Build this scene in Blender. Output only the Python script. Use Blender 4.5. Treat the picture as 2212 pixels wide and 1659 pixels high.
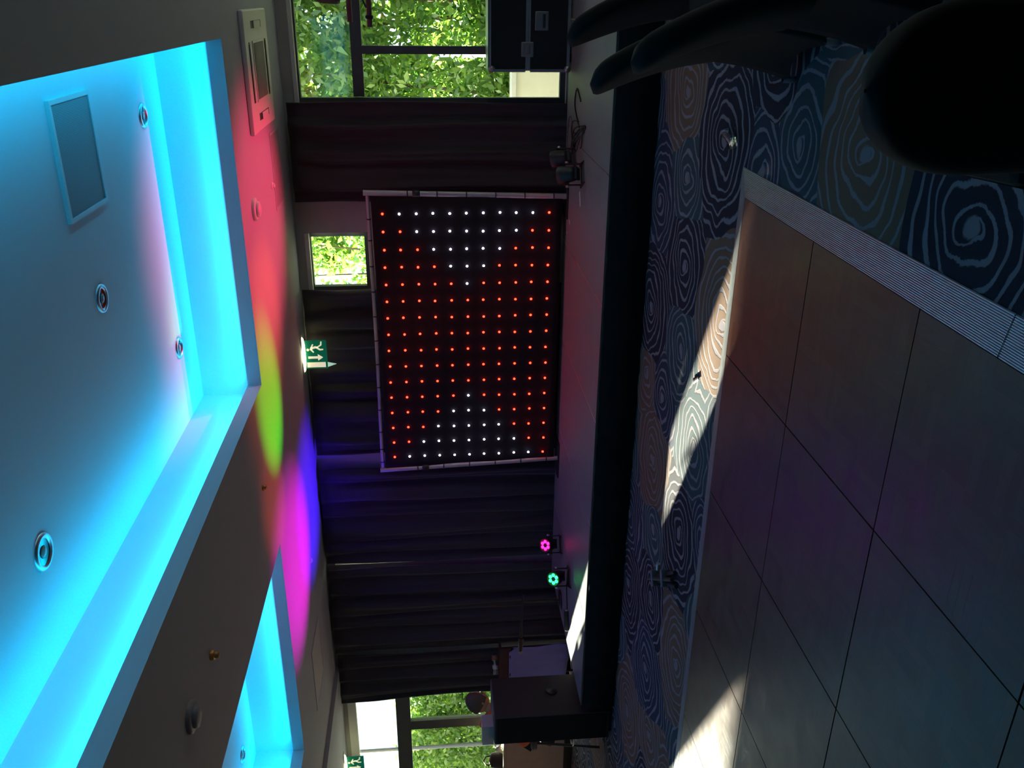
import bpy, bmesh, math, random
import numpy as np
from mathutils import Vector, Matrix, noise
for o in list(bpy.data.objects): bpy.data.objects.remove(o)
sc = bpy.context.scene
C = sc.collection
PI = math.pi
random.seed(7)

# ------------------------------------------------------------------ camera
YAW, PITCH, ROLL, FPX, HC = math.radians(24.081), math.radians(5.05), math.radians(-1.643), 1887.65, 1.6
fw = Vector((-math.sin(YAW)*math.cos(PITCH), math.cos(YAW)*math.cos(PITCH), -math.sin(PITCH)))
r0 = Vector((math.cos(YAW), math.sin(YAW), 0)); u0 = r0.cross(fw)
rt = r0*math.cos(ROLL) + u0*math.sin(ROLL); up = u0*math.cos(ROLL) - r0*math.sin(ROLL)
cam = bpy.data.cameras.new('camera'); camo = bpy.data.objects.new('camera', cam); C.objects.link(camo)
cam.sensor_fit = 'HORIZONTAL'; cam.sensor_width = 36; cam.lens = FPX/2212*36; cam.clip_start = .05
X, Y, Z = -up, rt, -fw                      # the phone was held upright: the picture's left is the ceiling
camo.matrix_world = Matrix(((X.x,Y.x,Z.x,0),(X.y,Y.y,Z.y,0),(X.z,Y.z,Z.z,HC),(0,0,0,1)))
sc.camera = camo
# ------------------------------------------------------------------ sky, sun, exposure
w = bpy.data.worlds.new('sky'); sc.world = w; w.use_nodes = True
bg = w.node_tree.nodes['Background']; bg.inputs[0].default_value = (.80,.90,1,1); bg.inputs[1].default_value = 2.55
SUN_SLOPE, SUN_T = .565, .16
sd = Vector((1, -SUN_SLOPE, -SUN_T*math.sqrt(1+SUN_SLOPE**2))).normalized()
sl = bpy.data.lights.new('sun', 'SUN'); sl.energy = 160; sl.color = (1,.94,.76); sl.angle = math.radians(.6)
so = bpy.data.objects.new('sun', sl); C.objects.link(so); so.rotation_euler = sd.to_track_quat('-Z','Y').to_euler(); so.location = (-20,18,8)
sc.view_settings.view_transform = 'Standard'; sc.view_settings.look = 'None'; sc.view_settings.gamma = 1
sc.view_settings.use_curve_mapping = False; sc.view_settings.exposure = 0
cy = sc.cycles
cy.use_denoising = True; cy.max_bounces = 8; cy.diffuse_bounces = 4; cy.glossy_bounces = 4; cy.transparent_max_bounces = 12
cy.sample_clamp_indirect = 4; cy.caustics_reflective = False; cy.caustics_refractive = False

ZC = 2.9      # ceiling
YB = 8.5      # back wall

# ------------------------------------------------------------------ node helpers
class NT:
    def __init__(s, name):
        s.m = bpy.data.materials.new(name); s.m.use_nodes = True; s.t = s.m.node_tree
        s.b = s.t.nodes['Principled BSDF']; s.out = s.t.nodes['Material Output']
    def n(s, typ, props=None, **ins):
        nd = s.t.nodes.new(typ)
        for k, v in (props or {}).items(): setattr(nd, k, v)
        for k, v in ins.items(): s.set(nd, k, v)
        return nd
    def set(s, nd, k, v):
        key = int(k[1:]) if k[0] == 'i' and k[1:].isdigit() else k.replace('_', ' ')
        sock = nd.inputs[key]
        if hasattr(v, 'node'): s.t.links.new(v, sock)
        else:
            if isinstance(v, tuple) and len(v) == 3 and sock.type == 'RGBA': v = v+(1,)
            sock.default_value = v
    def math(s, op, a, b=None, c=None):
        nd = s.n('ShaderNodeMath', {'operation': op}, i0=a)
        if b is not None: s.set(nd, 'i1', b)
        if c is not None: s.set(nd, 'i2', c)
        return nd.outputs[0]
    def mix(s, f, a, b):
        nd = s.n('ShaderNodeMix', {'data_type': 'RGBA'})
        s.set(nd, 'i0', f); s.set(nd, 'i6', a); s.set(nd, 'i7', b)
        return nd.outputs[2]
    def ramp(s, v, lo, hi):
        nd = s.n('ShaderNodeMapRange', {'interpolation_type': 'SMOOTHSTEP'}, i0=v, i1=lo, i2=hi)
        return nd.outputs[0]
    def pos(s): return s.n('ShaderNodeNewGeometry').outputs['Position']
    def noise(s, scale, detail=3, vec=None):
        nd = s.n('ShaderNodeTexNoise', None, Scale=scale, Detail=detail)
        s.t.links.new(vec if vec else s.pos(), nd.inputs['Vector']); return nd.outputs['Fac']
    def bump(s, h, strength=.3, dist=.01):
        nd = s.n('ShaderNodeBump', None, Strength=strength, Distance=dist, Height=h)
        s.t.links.new(nd.outputs[0], s.b.inputs['Normal'])
    def p(s, **ins):
        for k, v in ins.items(): s.set(s.b, k, v)
        return s
MATS = {}
def mat(name, col, rough=.6, metal=0, var=.15, scale=12, bump=0, spec=.5, **kw):
    if name in MATS: return MATS[name]
    t = NT(name); c2 = tuple(min(1, x*(1+var)) for x in col); c1 = tuple(x*(1-var) for x in col)
    nz = t.noise(scale); t.p(Base_Color=t.mix(nz, c1, c2), Roughness=rough, Metallic=metal, Specular_IOR_Level=spec)
    t.p(**kw)
    if bump: t.bump(t.noise(scale*6), bump, .004)
    MATS[name] = t.m; return t.m
def emit(name, col, strength):
    if name in MATS: return MATS[name]
    t = NT(name); t.p(Base_Color=col, Emission_Color=col, Emission_Strength=strength, Roughness=.4)
    MATS[name] = t.m; return t.m
def glass(name, tint=(.93,.97,.95), refl=.07):
    if name in MATS: return MATS[name]
    t = NT(name)
    tr = t.n('ShaderNodeBsdfTransparent', None, Color=tint); gl = t.n('ShaderNodeBsdfGlossy', None, Color=(1,1,1), Roughness=.03)
    lw = t.n('ShaderNodeLayerWeight', None, Blend=.25)
    f = t.math('MULTIPLY_ADD', lw.outputs['Fresnel'], .5, refl*.4)
    mx = t.n('ShaderNodeMixShader', None, i0=f, i1=tr.outputs[0], i2=gl.outputs[0])
    t.t.links.new(mx.outputs[0], t.out.inputs[0]); MATS[name] = t.m; return t.m

# ------------------------------------------------------------------ mesh helpers
class MB:
    def __init__(s): s.v = []; s.f = []; s.sm = []
    def add(s, vs, fs, smooth=False):
        b = len(s.v); s.v += [tuple(x) for x in vs]; s.f += [tuple(i+b for i in q) for q in fs]; s.sm += [smooth]*len(fs); return s
    def box(s, x0, x1, y0, y1, z0, z1):
        return s.add([(x0,y0,z0),(x1,y0,z0),(x1,y1,z0),(x0,y1,z0),(x0,y0,z1),(x1,y0,z1),(x1,y1,z1),(x0,y1,z1)],
                     [(0,3,2,1),(4,5,6,7),(0,1,5,4),(1,2,6,5),(2,3,7,6),(3,0,4,7)])
    def tube(s, pts, r, n=10, cap=True):
        pts = [Vector(p) for p in pts]; rs = r if isinstance(r, (list,tuple)) else [r]*len(pts)
        vs = []; fs = []; prev = None
        for i, p in enumerate(pts):
            d = (pts[min(i+1,len(pts)-1)] - pts[max(i-1,0)]).normalized()
            a = d.orthogonal().normalized() if prev is None else (prev - d*prev.dot(d)).normalized()
            prev = a; b = d.cross(a)
            vs += [p + (a*math.cos(2*PI*k/n) + b*math.sin(2*PI*k/n))*rs[i] for k in range(n)]
        for i in range(len(pts)-1):
            fs += [(i*n+k, i*n+(k+1)%n, (i+1)*n+(k+1)%n, (i+1)*n+k) for k in range(n)]
        s.add(vs, fs, True)
        if cap: s.add(vs[:n], [tuple(range(n))[::-1]]); s.add(vs[-n:], [tuple(range(n))])
        return s
    def lathe(s, prof, c=(0,0,0), ax='z', n=24):
        vs = []; fs = []
        for r, h in prof:
            for k in range(n):
                a = 2*PI*k/n; p = (r*math.cos(a), r*math.sin(a), h)
                if ax == 'y': p = (p[0], p[2], p[1])
                if ax == 'x': p = (p[2], p[0], p[1])
                vs.append((p[0]+c[0], p[1]+c[1], p[2]+c[2]))
        m = len(prof)
        for i in range(m-1): fs += [(i*n+k, i*n+(k+1)%n, (i+1)*n+(k+1)%n, (i+1)*n+k) for k in range(n)]
        return s.add(vs, fs, True)
    def ball(s, c, r, n=12, m=8):
        rx, ry, rz = r if isinstance(r, tuple) else (r,r,r)
        vs = [(c[0]+rx*math.sin(PI*j/m)*math.cos(2*PI*k/n), c[1]+ry*math.sin(PI*j/m)*math.sin(2*PI*k/n), c[2]+rz*math.cos(PI*j/m)) for j in range(m+1) for k in range(n)]
        fs = [(j*n+k, (j+1)*n+k, (j+1)*n+(k+1)%n, j*n+(k+1)%n) for j in range(m) for k in range(n)]
        return s.add(vs, fs, True)
    def prism(s, poly, axis, a, b):
        """poly in the plane across axis ('x': (y,z), 'y': (x,z), 'z': (x,y)), extruded from a to b"""
        def P(q, h): return {'x': (h,q[0],q[1]), 'y': (q[0],h,q[1]), 'z': (q[0],q[1],h)}[axis]
        n = len(poly)
        return s.add([P(q,a) for q in poly]+[P(q,b) for q in poly], [tuple(range(n))[::-1], tuple(range(n,2*n))]+[(i,(i+1)%n,n+(i+1)%n,n+i) for i in range(n)])
    def grid(s, fn, nu, nv, smooth=True):
        vs = [fn(i/nu, j/nv) for j in range(nv+1) for i in range(nu+1)]
        return s.add(vs, [(j*(nu+1)+i, j*(nu+1)+i+1, (j+1)*(nu+1)+i+1, (j+1)*(nu+1)+i) for j in range(nv) for i in range(nu)], smooth)
    def mesh(s, name, m):
        me = bpy.data.meshes.new(name); me.from_pydata(s.v, [], s.f); me.polygons.foreach_set('use_smooth', s.sm)
        if m: me.materials.append(m)
        bm = bmesh.new(); bm.from_mesh(me); bmesh.ops.recalc_face_normals(bm, faces=bm.faces); bm.to_mesh(me); bm.free()
        me.update(); return me
    def build(s, name, m, parent=None, loc=None, bevel=0, solid=0):
        o = bpy.data.objects.new(name, s.mesh(name, m)); C.objects.link(o)
        if parent: o.parent = parent
        if loc: o.location = loc
        if solid: md = o.modifiers.new('solid','SOLIDIFY'); md.thickness = solid; md.offset = 0
        if bevel: md = o.modifiers.new('bevel','BEVEL'); md.width = bevel; md.segments = 2; md.limit_method = 'ANGLE'
        return o
def tag(o, label, cat, group=None, kind=None):
    o['label'] = label; o['category'] = cat
    if group: o['group'] = group
    if kind: o['kind'] = kind
    return o
def struct(o): o['kind'] = 'structure'; return o
def empty(name, loc=(0,0,0), rz=0):
    o = bpy.data.objects.new(name, None); C.objects.link(o); o.location = loc; o.rotation_euler = (0,0,rz); o.empty_display_size = .1; return o
def inst(me, name, parent, loc, rot=(0,0,0)):
    o = bpy.data.objects.new(name, me); C.objects.link(o); o.parent = parent; o.location = loc; o.rotation_euler = rot; return o
def copy_tree(o, parent=None):
    c = o.copy(); C.objects.link(c)
    if parent: c.parent = parent
    for ch in [k for k in bpy.data.objects if k.parent == o]: copy_tree(ch, c)
    return c
def lamp(name, kind, loc, aim, energy, col, parent=None, **kw):
    l = bpy.data.lights.new(name, kind); l.energy = energy; l.color = col
    for k, v in kw.items(): setattr(l, k, v)
    o = bpy.data.objects.new(name, l); C.objects.link(o); o.location = loc
    o.rotation_euler = (Vector(aim)-Vector(loc)).to_track_quat('-Z','Y').to_euler()
    if parent: o.parent = parent
    return o

# ------------------------------------------------------------------ materials
M_wall = mat('wall_paint', (.46,.45,.42), .8, scale=3, var=.04)
M_ceil = mat('ceiling_paint', (.47,.50,.54), .85, scale=3, var=.03)
M_cove = mat('cove_paint', (.80,.80,.80), .8, scale=3, var=.02)
M_curt = mat('curtain_cloth', (.034,.030,.034), .75, scale=60, var=.25, Sheen_Weight=.25, Sheen_Roughness=.4)
M_black = mat('black_plastic', (.012,.012,.013), .45)
M_blackcloth = mat('black_cloth', (.006,.006,.007), .9, scale=50, spec=.2)
M_alu = mat('aluminium', (.62,.63,.64), .35, 1.0, scale=30, var=.08)
M_frame = mat('window_frame_grey', (.07,.075,.08), .5)
M_white = mat('white_plastic', (.75,.75,.73), .4, var=.03)
M_glass = glass('window_glass')

# ------------------------------------------------------------------ carpet: a packing of woven roses, each cell carries its own rose coordinates
t = NT('rose_carpet')
at = t.n('ShaderNodeAttribute', {'attribute_name': 'rose'}); sx = t.n('ShaderNodeSeparateXYZ', None, Vector=at.outputs['Vector'])
ac = t.n('ShaderNodeAttribute', {'attribute_name': 'rose_color'})
wob = t.n('ShaderNodeTexNoise', None, Scale=4.5, Detail=1.5, Vector=t.pos()); fine = t.noise(70, 2)
wx = t.math('MULTIPLY_ADD', t.math('SUBTRACT', wob.outputs[0], .5), .15, sx.outputs[0])
wy = t.math('MULTIPLY_ADD', t.math('SUBTRACT', t.noise(4, 1.5), .5), .15, sx.outputs[1])
fz = t.math('MULTIPLY', t.math('SUBTRACT', fine, .5), .016)
wx = t.math('ADD', wx, fz)
rr = t.math('SQRT', t.math('ADD', t.math('MULTIPLY', wx, wx), t.math('MULTIPLY', wy, wy)))
th = t.math('ARCTAN2', wy, wx)
sp = t.math('MULTIPLY_ADD', th, 1/(2*PI), t.math('MULTIPLY', sx.outputs[2], 7.0))
pet = t.math('MULTIPLY', t.math('SINE', t.math('MULTIPLY_ADD', th, 2.0, t.math('MULTIPLY', rr, 17.0))), .26)
ph = t.math('ADD', t.math('ADD', t.math('MULTIPLY', t.math('POWER', rr, .9), 14.5), sp), pet)
fr = t.math('FRACT', ph)
d = t.math('ABSOLUTE', t.math('SUBTRACT', fr, .5))
wid = t.math('MULTIPLY_ADD', t.noise(5, 1), .14, .045)
line = t.math('SUBTRACT', 1.0, t.ramp(t.math('SUBTRACT', d, wid), -.02, .05))
core = t.math('SUBTRACT', 1.0, t.ramp(rr, .03, .045))
line = t.math('MAXIMUM', line, core)
pile = t.noise(420, 2)
base = t.mix(t.math('MULTIPLY', pile, .7), ac.outputs['Color'], (.02,.02,.03))
t.p(Base_Color=t.mix(line, base, t.mix(pile, (.175,.145,.165), (.28,.235,.255))), Roughness=.95, Specular_IOR_Level=.1)
t.bump(t.math('ADD', t.math('MULTIPLY', line, -.7), t.math('MULTIPLY', pile, .5)), .8, .006)
M_carpet = t.m
NAVY, TEAL, BROWN, BLUE = (.036,.029,.044), (.068,.10,.11), (.25,.138,.085), (.05,.058,.092)
ROSES = [(-.53,3.14,.36,BROWN),(-.72,4.73,.40,NAVY),(-.51,5.50,.31,BROWN),(-1.01,5.36,.22,TEAL),(-.25,4.10,.26,NAVY),(-.62,2.42,.34,NAVY),(-.58,3.74,.20,TEAL),
 (-1.56,5.25,.27,NAVY),(-2.08,6.0,.40,NAVY),(-1.66,4.46,.42,BROWN),(-2.11,5.16,.24,TEAL),(-3.16,5.60,.38,BROWN),(-3.30,4.83,.38,NAVY),(-3.66,5.40,.20,TEAL),(-4.6,6.0,.40,NAVY),
 (-4.22,5.32,.28,NAVY),(-4.20,4.60,.34,BROWN),(-4.88,5.28,.36,BLUE),(-5.75,5.72,.40,BROWN),(-7.2,6.75,.3,BROWN),(-1.3,5.95,.26,BLUE),(.0,2.95,.26,BLUE),(-2.6,4.7,.30,TEAL),(-2.6,5.5,.2,BLUE),(-.1,5.0,.2,BLUE)]
rnd = random.Random(3)
FX0, FX1, FY0, FY1 = -15.2, 4.2, -3.2, YB
tries = 0
while tries < 9000:
    tries += 1
    x, y = rnd.uniform(FX0,FX1), rnd.uniform(FY0,FY1); rad = rnd.choice((.36,.3,.4,.24))
    if all((x-a)**2+(y-b)**2 > (.80*(rad+r))**2 for a,b,r,_ in ROSES): ROSES.append((x,y,rad,rnd.choice((NAVY,NAVY,TEAL,BROWN,BLUE))))
vs, fs, ros, cols = [], [], [], []
for i, (cx, cyy, rad, colr) in enumerate(ROSES):
    poly = [(FX0,FY0),(FX1,FY0),(FX1,FY1),(FX0,FY1)]
    for j, (ax, ay, ar, _) in enumerate(ROSES):
        if i == j or (ax-cx)**2+(ay-cyy)**2 > 2.6**2: continue
        nx, ny = ax-cx, ay-cyy; k = (ax*ax+ay*ay-ar*ar-cx*cx-cyy*cyy+rad*rad)/2
        out = []
        for q in range(len(poly)):
            A, B = poly[q], poly[(q+1)%len(poly)]; da, db = A[0]*nx+A[1]*ny-k, B[0]*nx+B[1]*ny-k
            if da <= 0: out.append(A)
            if da*db < 0: s_ = da/(da-db); out.append((A[0]+(B[0]-A[0])*s_, A[1]+(B[1]-A[1])*s_))
        poly = out
        if len(poly) < 3: break
    if len(poly) < 3: continue
    ring = []
    for q in range(len(poly)):
        A, B = poly[q], poly[(q+1)%len(poly)]
        fwd = (round(A[0],5),round(A[1],5)) < (round(B[0],5),round(B[1],5))
        n_ = max(1, int(math.hypot(B[0]-A[0],B[1]-A[1])/.035))
        for e in range(n_): ring.append((A[0]+(B[0]-A[0])*e/n_, A[1]+(B[1]-A[1])*e/n_))
    def warp(p):
        x, y = p
        if x < FX0+.01 or x > FX1-.01 or y < FY0+.01 or y > FY1-.01: return p
        return (x+.05*noise.noise((x*5,y*5,1.3)), y+.05*noise.noise((x*5,y*5,7.7)))
    ring = [warp(p) for p in ring]
    b = len(vs); vs += [(x,y,0) for x,y in ring]+[(cx,cyy,0)]; n_ = len(ring)
    for e in range(n_):
        fs.append((b+e, b+(e+1)%n_, b+n_))
        ros += [(ring[e][0]-cx, ring[e][1]-cyy, i*.137%1), (ring[(e+1)%n_][0]-cx, ring[(e+1)%n_][1]-cyy, i*.137%1), (0,0,i*.137%1)]
        cols.append(colr)
me = bpy.data.meshes.new('floor'); me.from_pydata(vs, [], fs); me.materials.append(M_carpet)
a_ = me.attributes.new('rose', 'FLOAT_VECTOR', 'CORNER'); a_.data.foreach_set('vector', np.array(ros, 'f').ravel())
a_ = me.attributes.new('rose_color', 'FLOAT_COLOR', 'FACE'); a_.data.foreach_set('color', np.array([c+(1,) for c in cols], 'f').ravel())
fl = bpy.data.objects.new('floor', me); C.objects.link(fl); struct(fl)

# ------------------------------------------------------------------ ceiling with two light coves
def ceil_rects(holes, x0, x1, y0, y1):
    xs = sorted({x0,x1}|{h[0] for h in holes}|{h[1] for h in holes}); ys = sorted({y0,y1}|{h[2] for h in holes}|{h[3] for h in holes})
    for a, b in zip(xs, xs[1:]):
        for c, d_ in zip(ys, ys[1:]):
            if not any(h[0] <= a and b <= h[1] and h[2] <= c and d_ <= h[3] for h in holes): yield a, b, c, d_
COVES = [(-2.70,-.27,.4,6.16), (-6.40,-4.13,.4,6.16)]
mb = MB()
for a, b, c, d_ in ceil_rects(COVES, -7.5, 4.2, -3.2, YB): mb.add([(a,c,ZC),(b,c,ZC),(b,d_,ZC),(a,d_,ZC)], [(0,1,2,3)])
ceil = struct(mb.build('ceiling', M_ceil))
mb = MB().box(-15.2,-7.5,-3.2,YB,ZC-.045,ZC+.02); sf = mb.build('soffit', M_ceil, ceil)
LIP, TOP, SET = ZC+.10, ZC+.47, .13
CYAN = (0.0,.50,1.0)
for ci, (x0,x1,y0,y1) in enumerate(COVES):
    mb = MB()
    for q in ([(x0,y0),(x1,y0)],[(x1,y0),(x1,y1)],[(x1,y1),(x0,y1)],[(x0,y1),(x0,y0)]):
        (a,b),(c,d_) = q; mb.add([(a,b,ZC),(c,d_,ZC),(c,d_,LIP),(a,b,LIP)], [(0,1,2,3)])
    mb.build('cove_lip', M_ceil, ceil)
    mb = MB(); X0,X1,Y0,Y1 = x0-SET,x1+SET,y0-SET,y1+SET
    for a, b, c, d_ in ceil_rects([(x0,x1,y0,y1)], X0,X1,Y0,Y1): mb.add([(a,c,LIP),(b,c,LIP),(b,d_,LIP),(a,d_,LIP)], [(0,1,2,3)])
    for q in ([(X0,Y0),(X1,Y0)],[(X1,Y0),(X1,Y1)],[(X1,Y1),(X0,Y1)],[(X0,Y1),(X0,Y0)]):
        (a,b),(c,d_) = q; mb.add([(a,b,LIP),(c,d_,LIP),(c,d_,TOP),(a,b,TOP)], [(0,1,2,3)])
    mb.add([(X0,Y0,TOP),(X1,Y0,TOP),(X1,Y1,TOP),(X0,Y1,TOP)], [(0,1,2,3)])
    mb.build('cove_recess', M_cove, ceil)
    zz = LIP+.03; e = .065
    for (ax, ay, bx, by) in ((x0,y1+e,x1,y1+e),(x0-e,y0,x0-e,y1),(x1+e,y0,x1+e,y1),(x0,y0-e,x1,y0-e)):
        ln = math.hypot(bx-ax, by-ay)
        mx, my = (ax+bx)/2, (ay+by)/2
        l = lamp('cove_led_strip', 'AREA', (mx,my,zz), (mx+1e-4,my,zz+1), 3.3*ln, CYAN, shape='RECTANGLE', size=ln if by == ay else .03, size_y=.03 if by == ay else ln)
        l.rotation_euler = (PI,0,0)

# ------------------------------------------------------------------ walls
def wall_y(name, y0, y1, x0, x1, z0, z1, holes, m):
    mb = MB()
    for a, b, c, d_ in ceil_rects(holes, x0, x1, z0, z1): mb.box(a,b,y0,y1,c,d_)
    return struct(mb.build(name, m))
HO = [(-.93,2.9,.30,2.80), (-2.74,-2.13,2.20,2.82), (-6.02,-5.86,1.9,2.80), (-14.9,-7.62,.06,2.80)]
wall_y('wall_back', YB, YB+.22, -15.2, 4.2, 0, 3.6, HO, M_wall)
struct(MB().box(-15.4,-15.2,-3.2,YB+.22,0,3.6).build('wall_left', M_wall))
mb = MB()
for a, b, c, d_ in ceil_rects([(3.2,5.6,.9,2.3)], -3.2, YB+.22, 0, 3.6): mb.box(4.2,4.4,a,b,c,d_)  # opening for the added side window
struct(mb.build('wall_right', M_wall))
w5 = MB()
for q in ((3.2,5.6,.9,.96),(3.2,5.6,2.24,2.3),(3.2,3.26,.96,2.24),(5.54,5.6,.96,2.24)): w5.box(4.25,4.32,*q)
w5 = struct(w5.build('window_5', M_frame)); MB().box(4.28,4.29,3.23,5.57,.93,2.27).build('pane', M_glass, w5)  # added unseen window, lets neutral sky light onto carpet and stage
struct(MB().box(-15.4,4.4,-3.4,-3.2,0,3.6).build('wall_front', M_wall))
struct(MB().box(-15.4,4.4,-3.4,YB+.22,3.6,3.7).build('roof', M_wall))

def window(n, x0, x1, z0, z1, bars_v, bars_h, fw_=.06, m=M_frame, head=None):
    fr = MB(); y = YB+.05
    fr.box(x0,x1,y,y+.07,z0,z0+fw_); fr.box(x0,x1,y,y+.07,z1-fw_,z1); fr.box(x0,x0+fw_,y,y+.07,z0+fw_,z1-fw_); fr.box(x1-fw_,x1,y,y+.07,z0+fw_,z1-fw_)
    f = struct(fr.build('window_%d' % n, m))
    for a, b, c, d_ in bars_v: MB().box(a,b,y+.003,y+.067,c,d_).build('mullion', m, f)
    for a, b, c, d_ in bars_h: MB().box(a,b,y-.004,y+.072,c,d_).build('transom', m, f)
    MB().box(x0+fw_*.5,x1-fw_*.5,y+.030,y+.038,z0+fw_*.5,z1-fw_*.5).build('pane', M_glass, f)
    if head: MB().box(x0,x1,YB-.02,YB+.05,z1-head,z1).build('blind_rail', M_white, f)
    return f
window(1, -.93, 2.9, .30, 2.80, [(-.50,-.43,.36,2.18),(.95,1.02,.36,2.74)], [(-.87,2.84,2.17,2.27)], .05, head=.035)
window(2, -2.74, -2.13, 2.20, 2.82, [], [], .05, head=.04)
window(3, -6.02, -5.86, 1.9, 2.80, [], [], .02)
window(4, -14.9, -7.62, .06, 2.80, [(-8.66,-8.52,.12,2.03),(-9.86,-9.78,.12,2.03),(-10.4,-10.3,.12,2.03),(-11.9,-11.8,.12,2.03)], [(-14.84,-7.68,2.03,2.21)], .05, head=.10)
# ------------------------------------------------------------------ curtains
def curtain(x0, x1, z0, z1, y, folds, seed, label, xl=None, xr=None):
    r = random.Random(seed); ph = [r.uniform(0,6) for _ in range(6)]; wv = x1-x0
    def fn(u, v):
        z = z0+(z1-z0)*v; top = max(0, (v-.86)/.14)
        a = .052*(1-.65*top)*(.75+.25*math.sin(ph[0]+u*9))
        k = 2*PI*folds*(u+.018*math.sin(ph[1]+u*17)+.012*(1-v)*math.sin(ph[2]+u*7+v*2))
        yy = y + a*math.sin(k) + .014*math.sin(k*2.3+ph[3])*(1-top) + .010*math.sin(ph[4]+v*5+u*11)
        e0 = xl(v) if xl else 0; e1 = xr(v) if xr else 0
        return (x0+e0+(wv+e1-e0)*u+.012*math.sin(ph[5]+v*6+u*20)*(1-top), yy, z)
    o = MB().grid(fn, int(folds*22), 26).build('curtain', M_curt, solid=.006)
    return tag(o, label, 'curtain', 'dark curtains on the back wall')
bulge = lambda v: .0
curtain(-1.80,-.90,.03,2.86,8.36,3.6,1,'dark curtain beside the tall garden window, right of the lit star panel', xl=lambda v: -.03*(1-v))
curtain(-4.50,-2.66,.03,2.87,8.36,7,2,'wide dark curtain hanging directly behind the lit star panel', xr=lambda v: -.10*max(0,v-.9)/.1*0+.03*(1-v))
curtain(-5.905,-4.70,.03,2.87,8.36,5,3,'dark curtain just left of the star panel, behind the pink spotlight')
curtain(-7.19,-5.985,.03,2.87,8.36,5,4,'dark curtain behind the lilac-draped table')
curtain(-7.97,-7.24,.03,2.85,8.36,3.4,5,'dark curtain drawn back at the edge of the garden doors, above the loudspeaker', xl=lambda v: .05*(1-v)+.05*math.sin(v*3))
rb = empty('sun_trim_blind', (-13.35,8.44,2.8)); tag(rb, 'added grey blind out of view, trimming the sun through the garden doors', 'blind')  # added unseen blind; its hem cuts the sun patch on the dance floor
MB().box(-1.4,1.4,-.004,.004,-1.16,-.03).build('blind_sheet', mat('blind_cloth', (.22,.22,.22), .9), rb); MB().tube([(-1.42,0,-.02),(1.42,0,-.02)], .025).build('roller', M_white, rb); MB().box(-1.4,1.4,-.009,.009,-1.18,-1.155).build('bottom_bar', M_white, rb)
tag(MB().grid(lambda u, v: (-11.92+1.97*u, 8.33+.05*math.sin(u*60), .03+2.80*v), 110, 4).build('curtain', M_curt, solid=.006), 'added dark curtain out of view beyond the tan bench, blocking sun between the patches', 'curtain', 'dark curtains on the back wall')  # added curtain out of view, keeps sun off the floor between the patches

# ------------------------------------------------------------------ stage
st = empty('stage', (-1.75,7.2,0)); OX, OY = -1.75, 7.2
tag(st, 'low stage of grey decks with a black cloth skirt along its front', 'stage')
M_deck = NT('stage_deck'); tt = M_deck
nz = tt.noise(6, 5); nf = tt.noise(140, 2)
tt.p(Base_Color=tt.mix(nz, (.135,.145,.142), (.21,.225,.22)), Roughness=tt.math('MULTIPLY_ADD', nz, .25, .38)); tt.bump(nf, .15, .002); M_deck = tt.m
seams = [-6.1,-5.11,-4.12,-3.14,-2.155,-1.17,-.185,.80,1.785,2.77]
for a, b in zip(seams, seams[1:]):
    dk = MB().box(a+.004-OX, b-.004-OX, 6.204-OY, 8.25-OY, .27, .32).build('deck_panel', M_deck, st, bevel=.003)
for a in seams[1:-1]: MB().box(a-.0045-OX, a+.0045-OX, 6.2-OY, 8.25-OY, .26, .3195).build('deck_joint', M_alu, st)
MB().box(-6.1-OX, 2.77-OX, 6.195-OY, 6.205-OY, .300, .3212).build('front_edge', mat('worn_edge', (.10,.10,.10), .5, .6), st)
def skf(u, v): return (-6.12-OX+u*8.89, 6.175-OY+.012*math.sin(u*190)+.008*math.sin(u*71), .004+v*.305)
MB().grid(skf, 420, 2).build('skirt', M_blackcloth, st, solid=.003)
def skl(u, v): return (-6.118-OX-.01*math.sin(u*60), 6.18-OY+u*2.07, .004+v*.305)
MB().grid(skl, 90, 2).build('skirt', M_blackcloth, st, solid=.003)
for a in seams:
    for yy in (6.35,7.2,8.1): MB().tube([(min(max(a,-6.02),2.7)-OX,yy-OY,0),(min(max(a,-6.02),2.7)-OX,yy-OY,.27)], .024).build('leg', M_alu, st)

# ------------------------------------------------------------------ dance floor
DF = empty('dance_floor', (-.915,4.26,0)); tag(DF, 'portable parquet dance floor with ribbed metal edge ramps, laid on the carpet', 'dance floor')
t = NT('mosaic_parquet'); P = t.pos(); S = .852/4
tc = t.n('ShaderNodeTexCoord').outputs['Object']
sp_ = t.n('ShaderNodeSeparateXYZ', None, Vector=tc); px_ = t.math('DIVIDE', sp_.outputs[0], S); py_ = t.math('DIVIDE', sp_.outputs[1], S)
oi = t.n('ShaderNodeObjectInfo').outputs['Random']
fx, fy = t.math('FLOOR', px_), t.math('FLOOR', py_)
chk = t.math('MODULO', t.math('ABSOLUTE', t.math('ADD', fx, fy)), 2.0)
ux, uy = t.math('FRACT', px_), t.math('FRACT', py_)
fu = t.n('ShaderNodeMix', {'data_type':'FLOAT'}, i0=chk, i2=ux, i3=uy).outputs[0]
fin = t.math('FLOOR', t.math('MULTIPLY', fu, 5.0))
cv = t.n('ShaderNodeCombineXYZ', None, X=t.math('ADD', fx, t.math('MULTIPLY', oi, 91.0)), Y=fy, Z=fin)
wn = t.n('ShaderNodeTexWhiteNoise', None, Vector=cv.outputs[0]).outputs['Value']
gr = t.n('ShaderNodeTexNoise', None, Scale=1.0, Detail=4.0)
gv = t.n('ShaderNodeCombineXYZ', None, X=t.math('MULTIPLY', sp_.outputs[0], t.math('MULTIPLY_ADD', chk, -150.0, 170.0)), Y=t.math('MULTIPLY', sp_.outputs[1], t.math('MULTIPLY_ADD', chk, 150.0, 20.0)), Z=wn)
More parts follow.
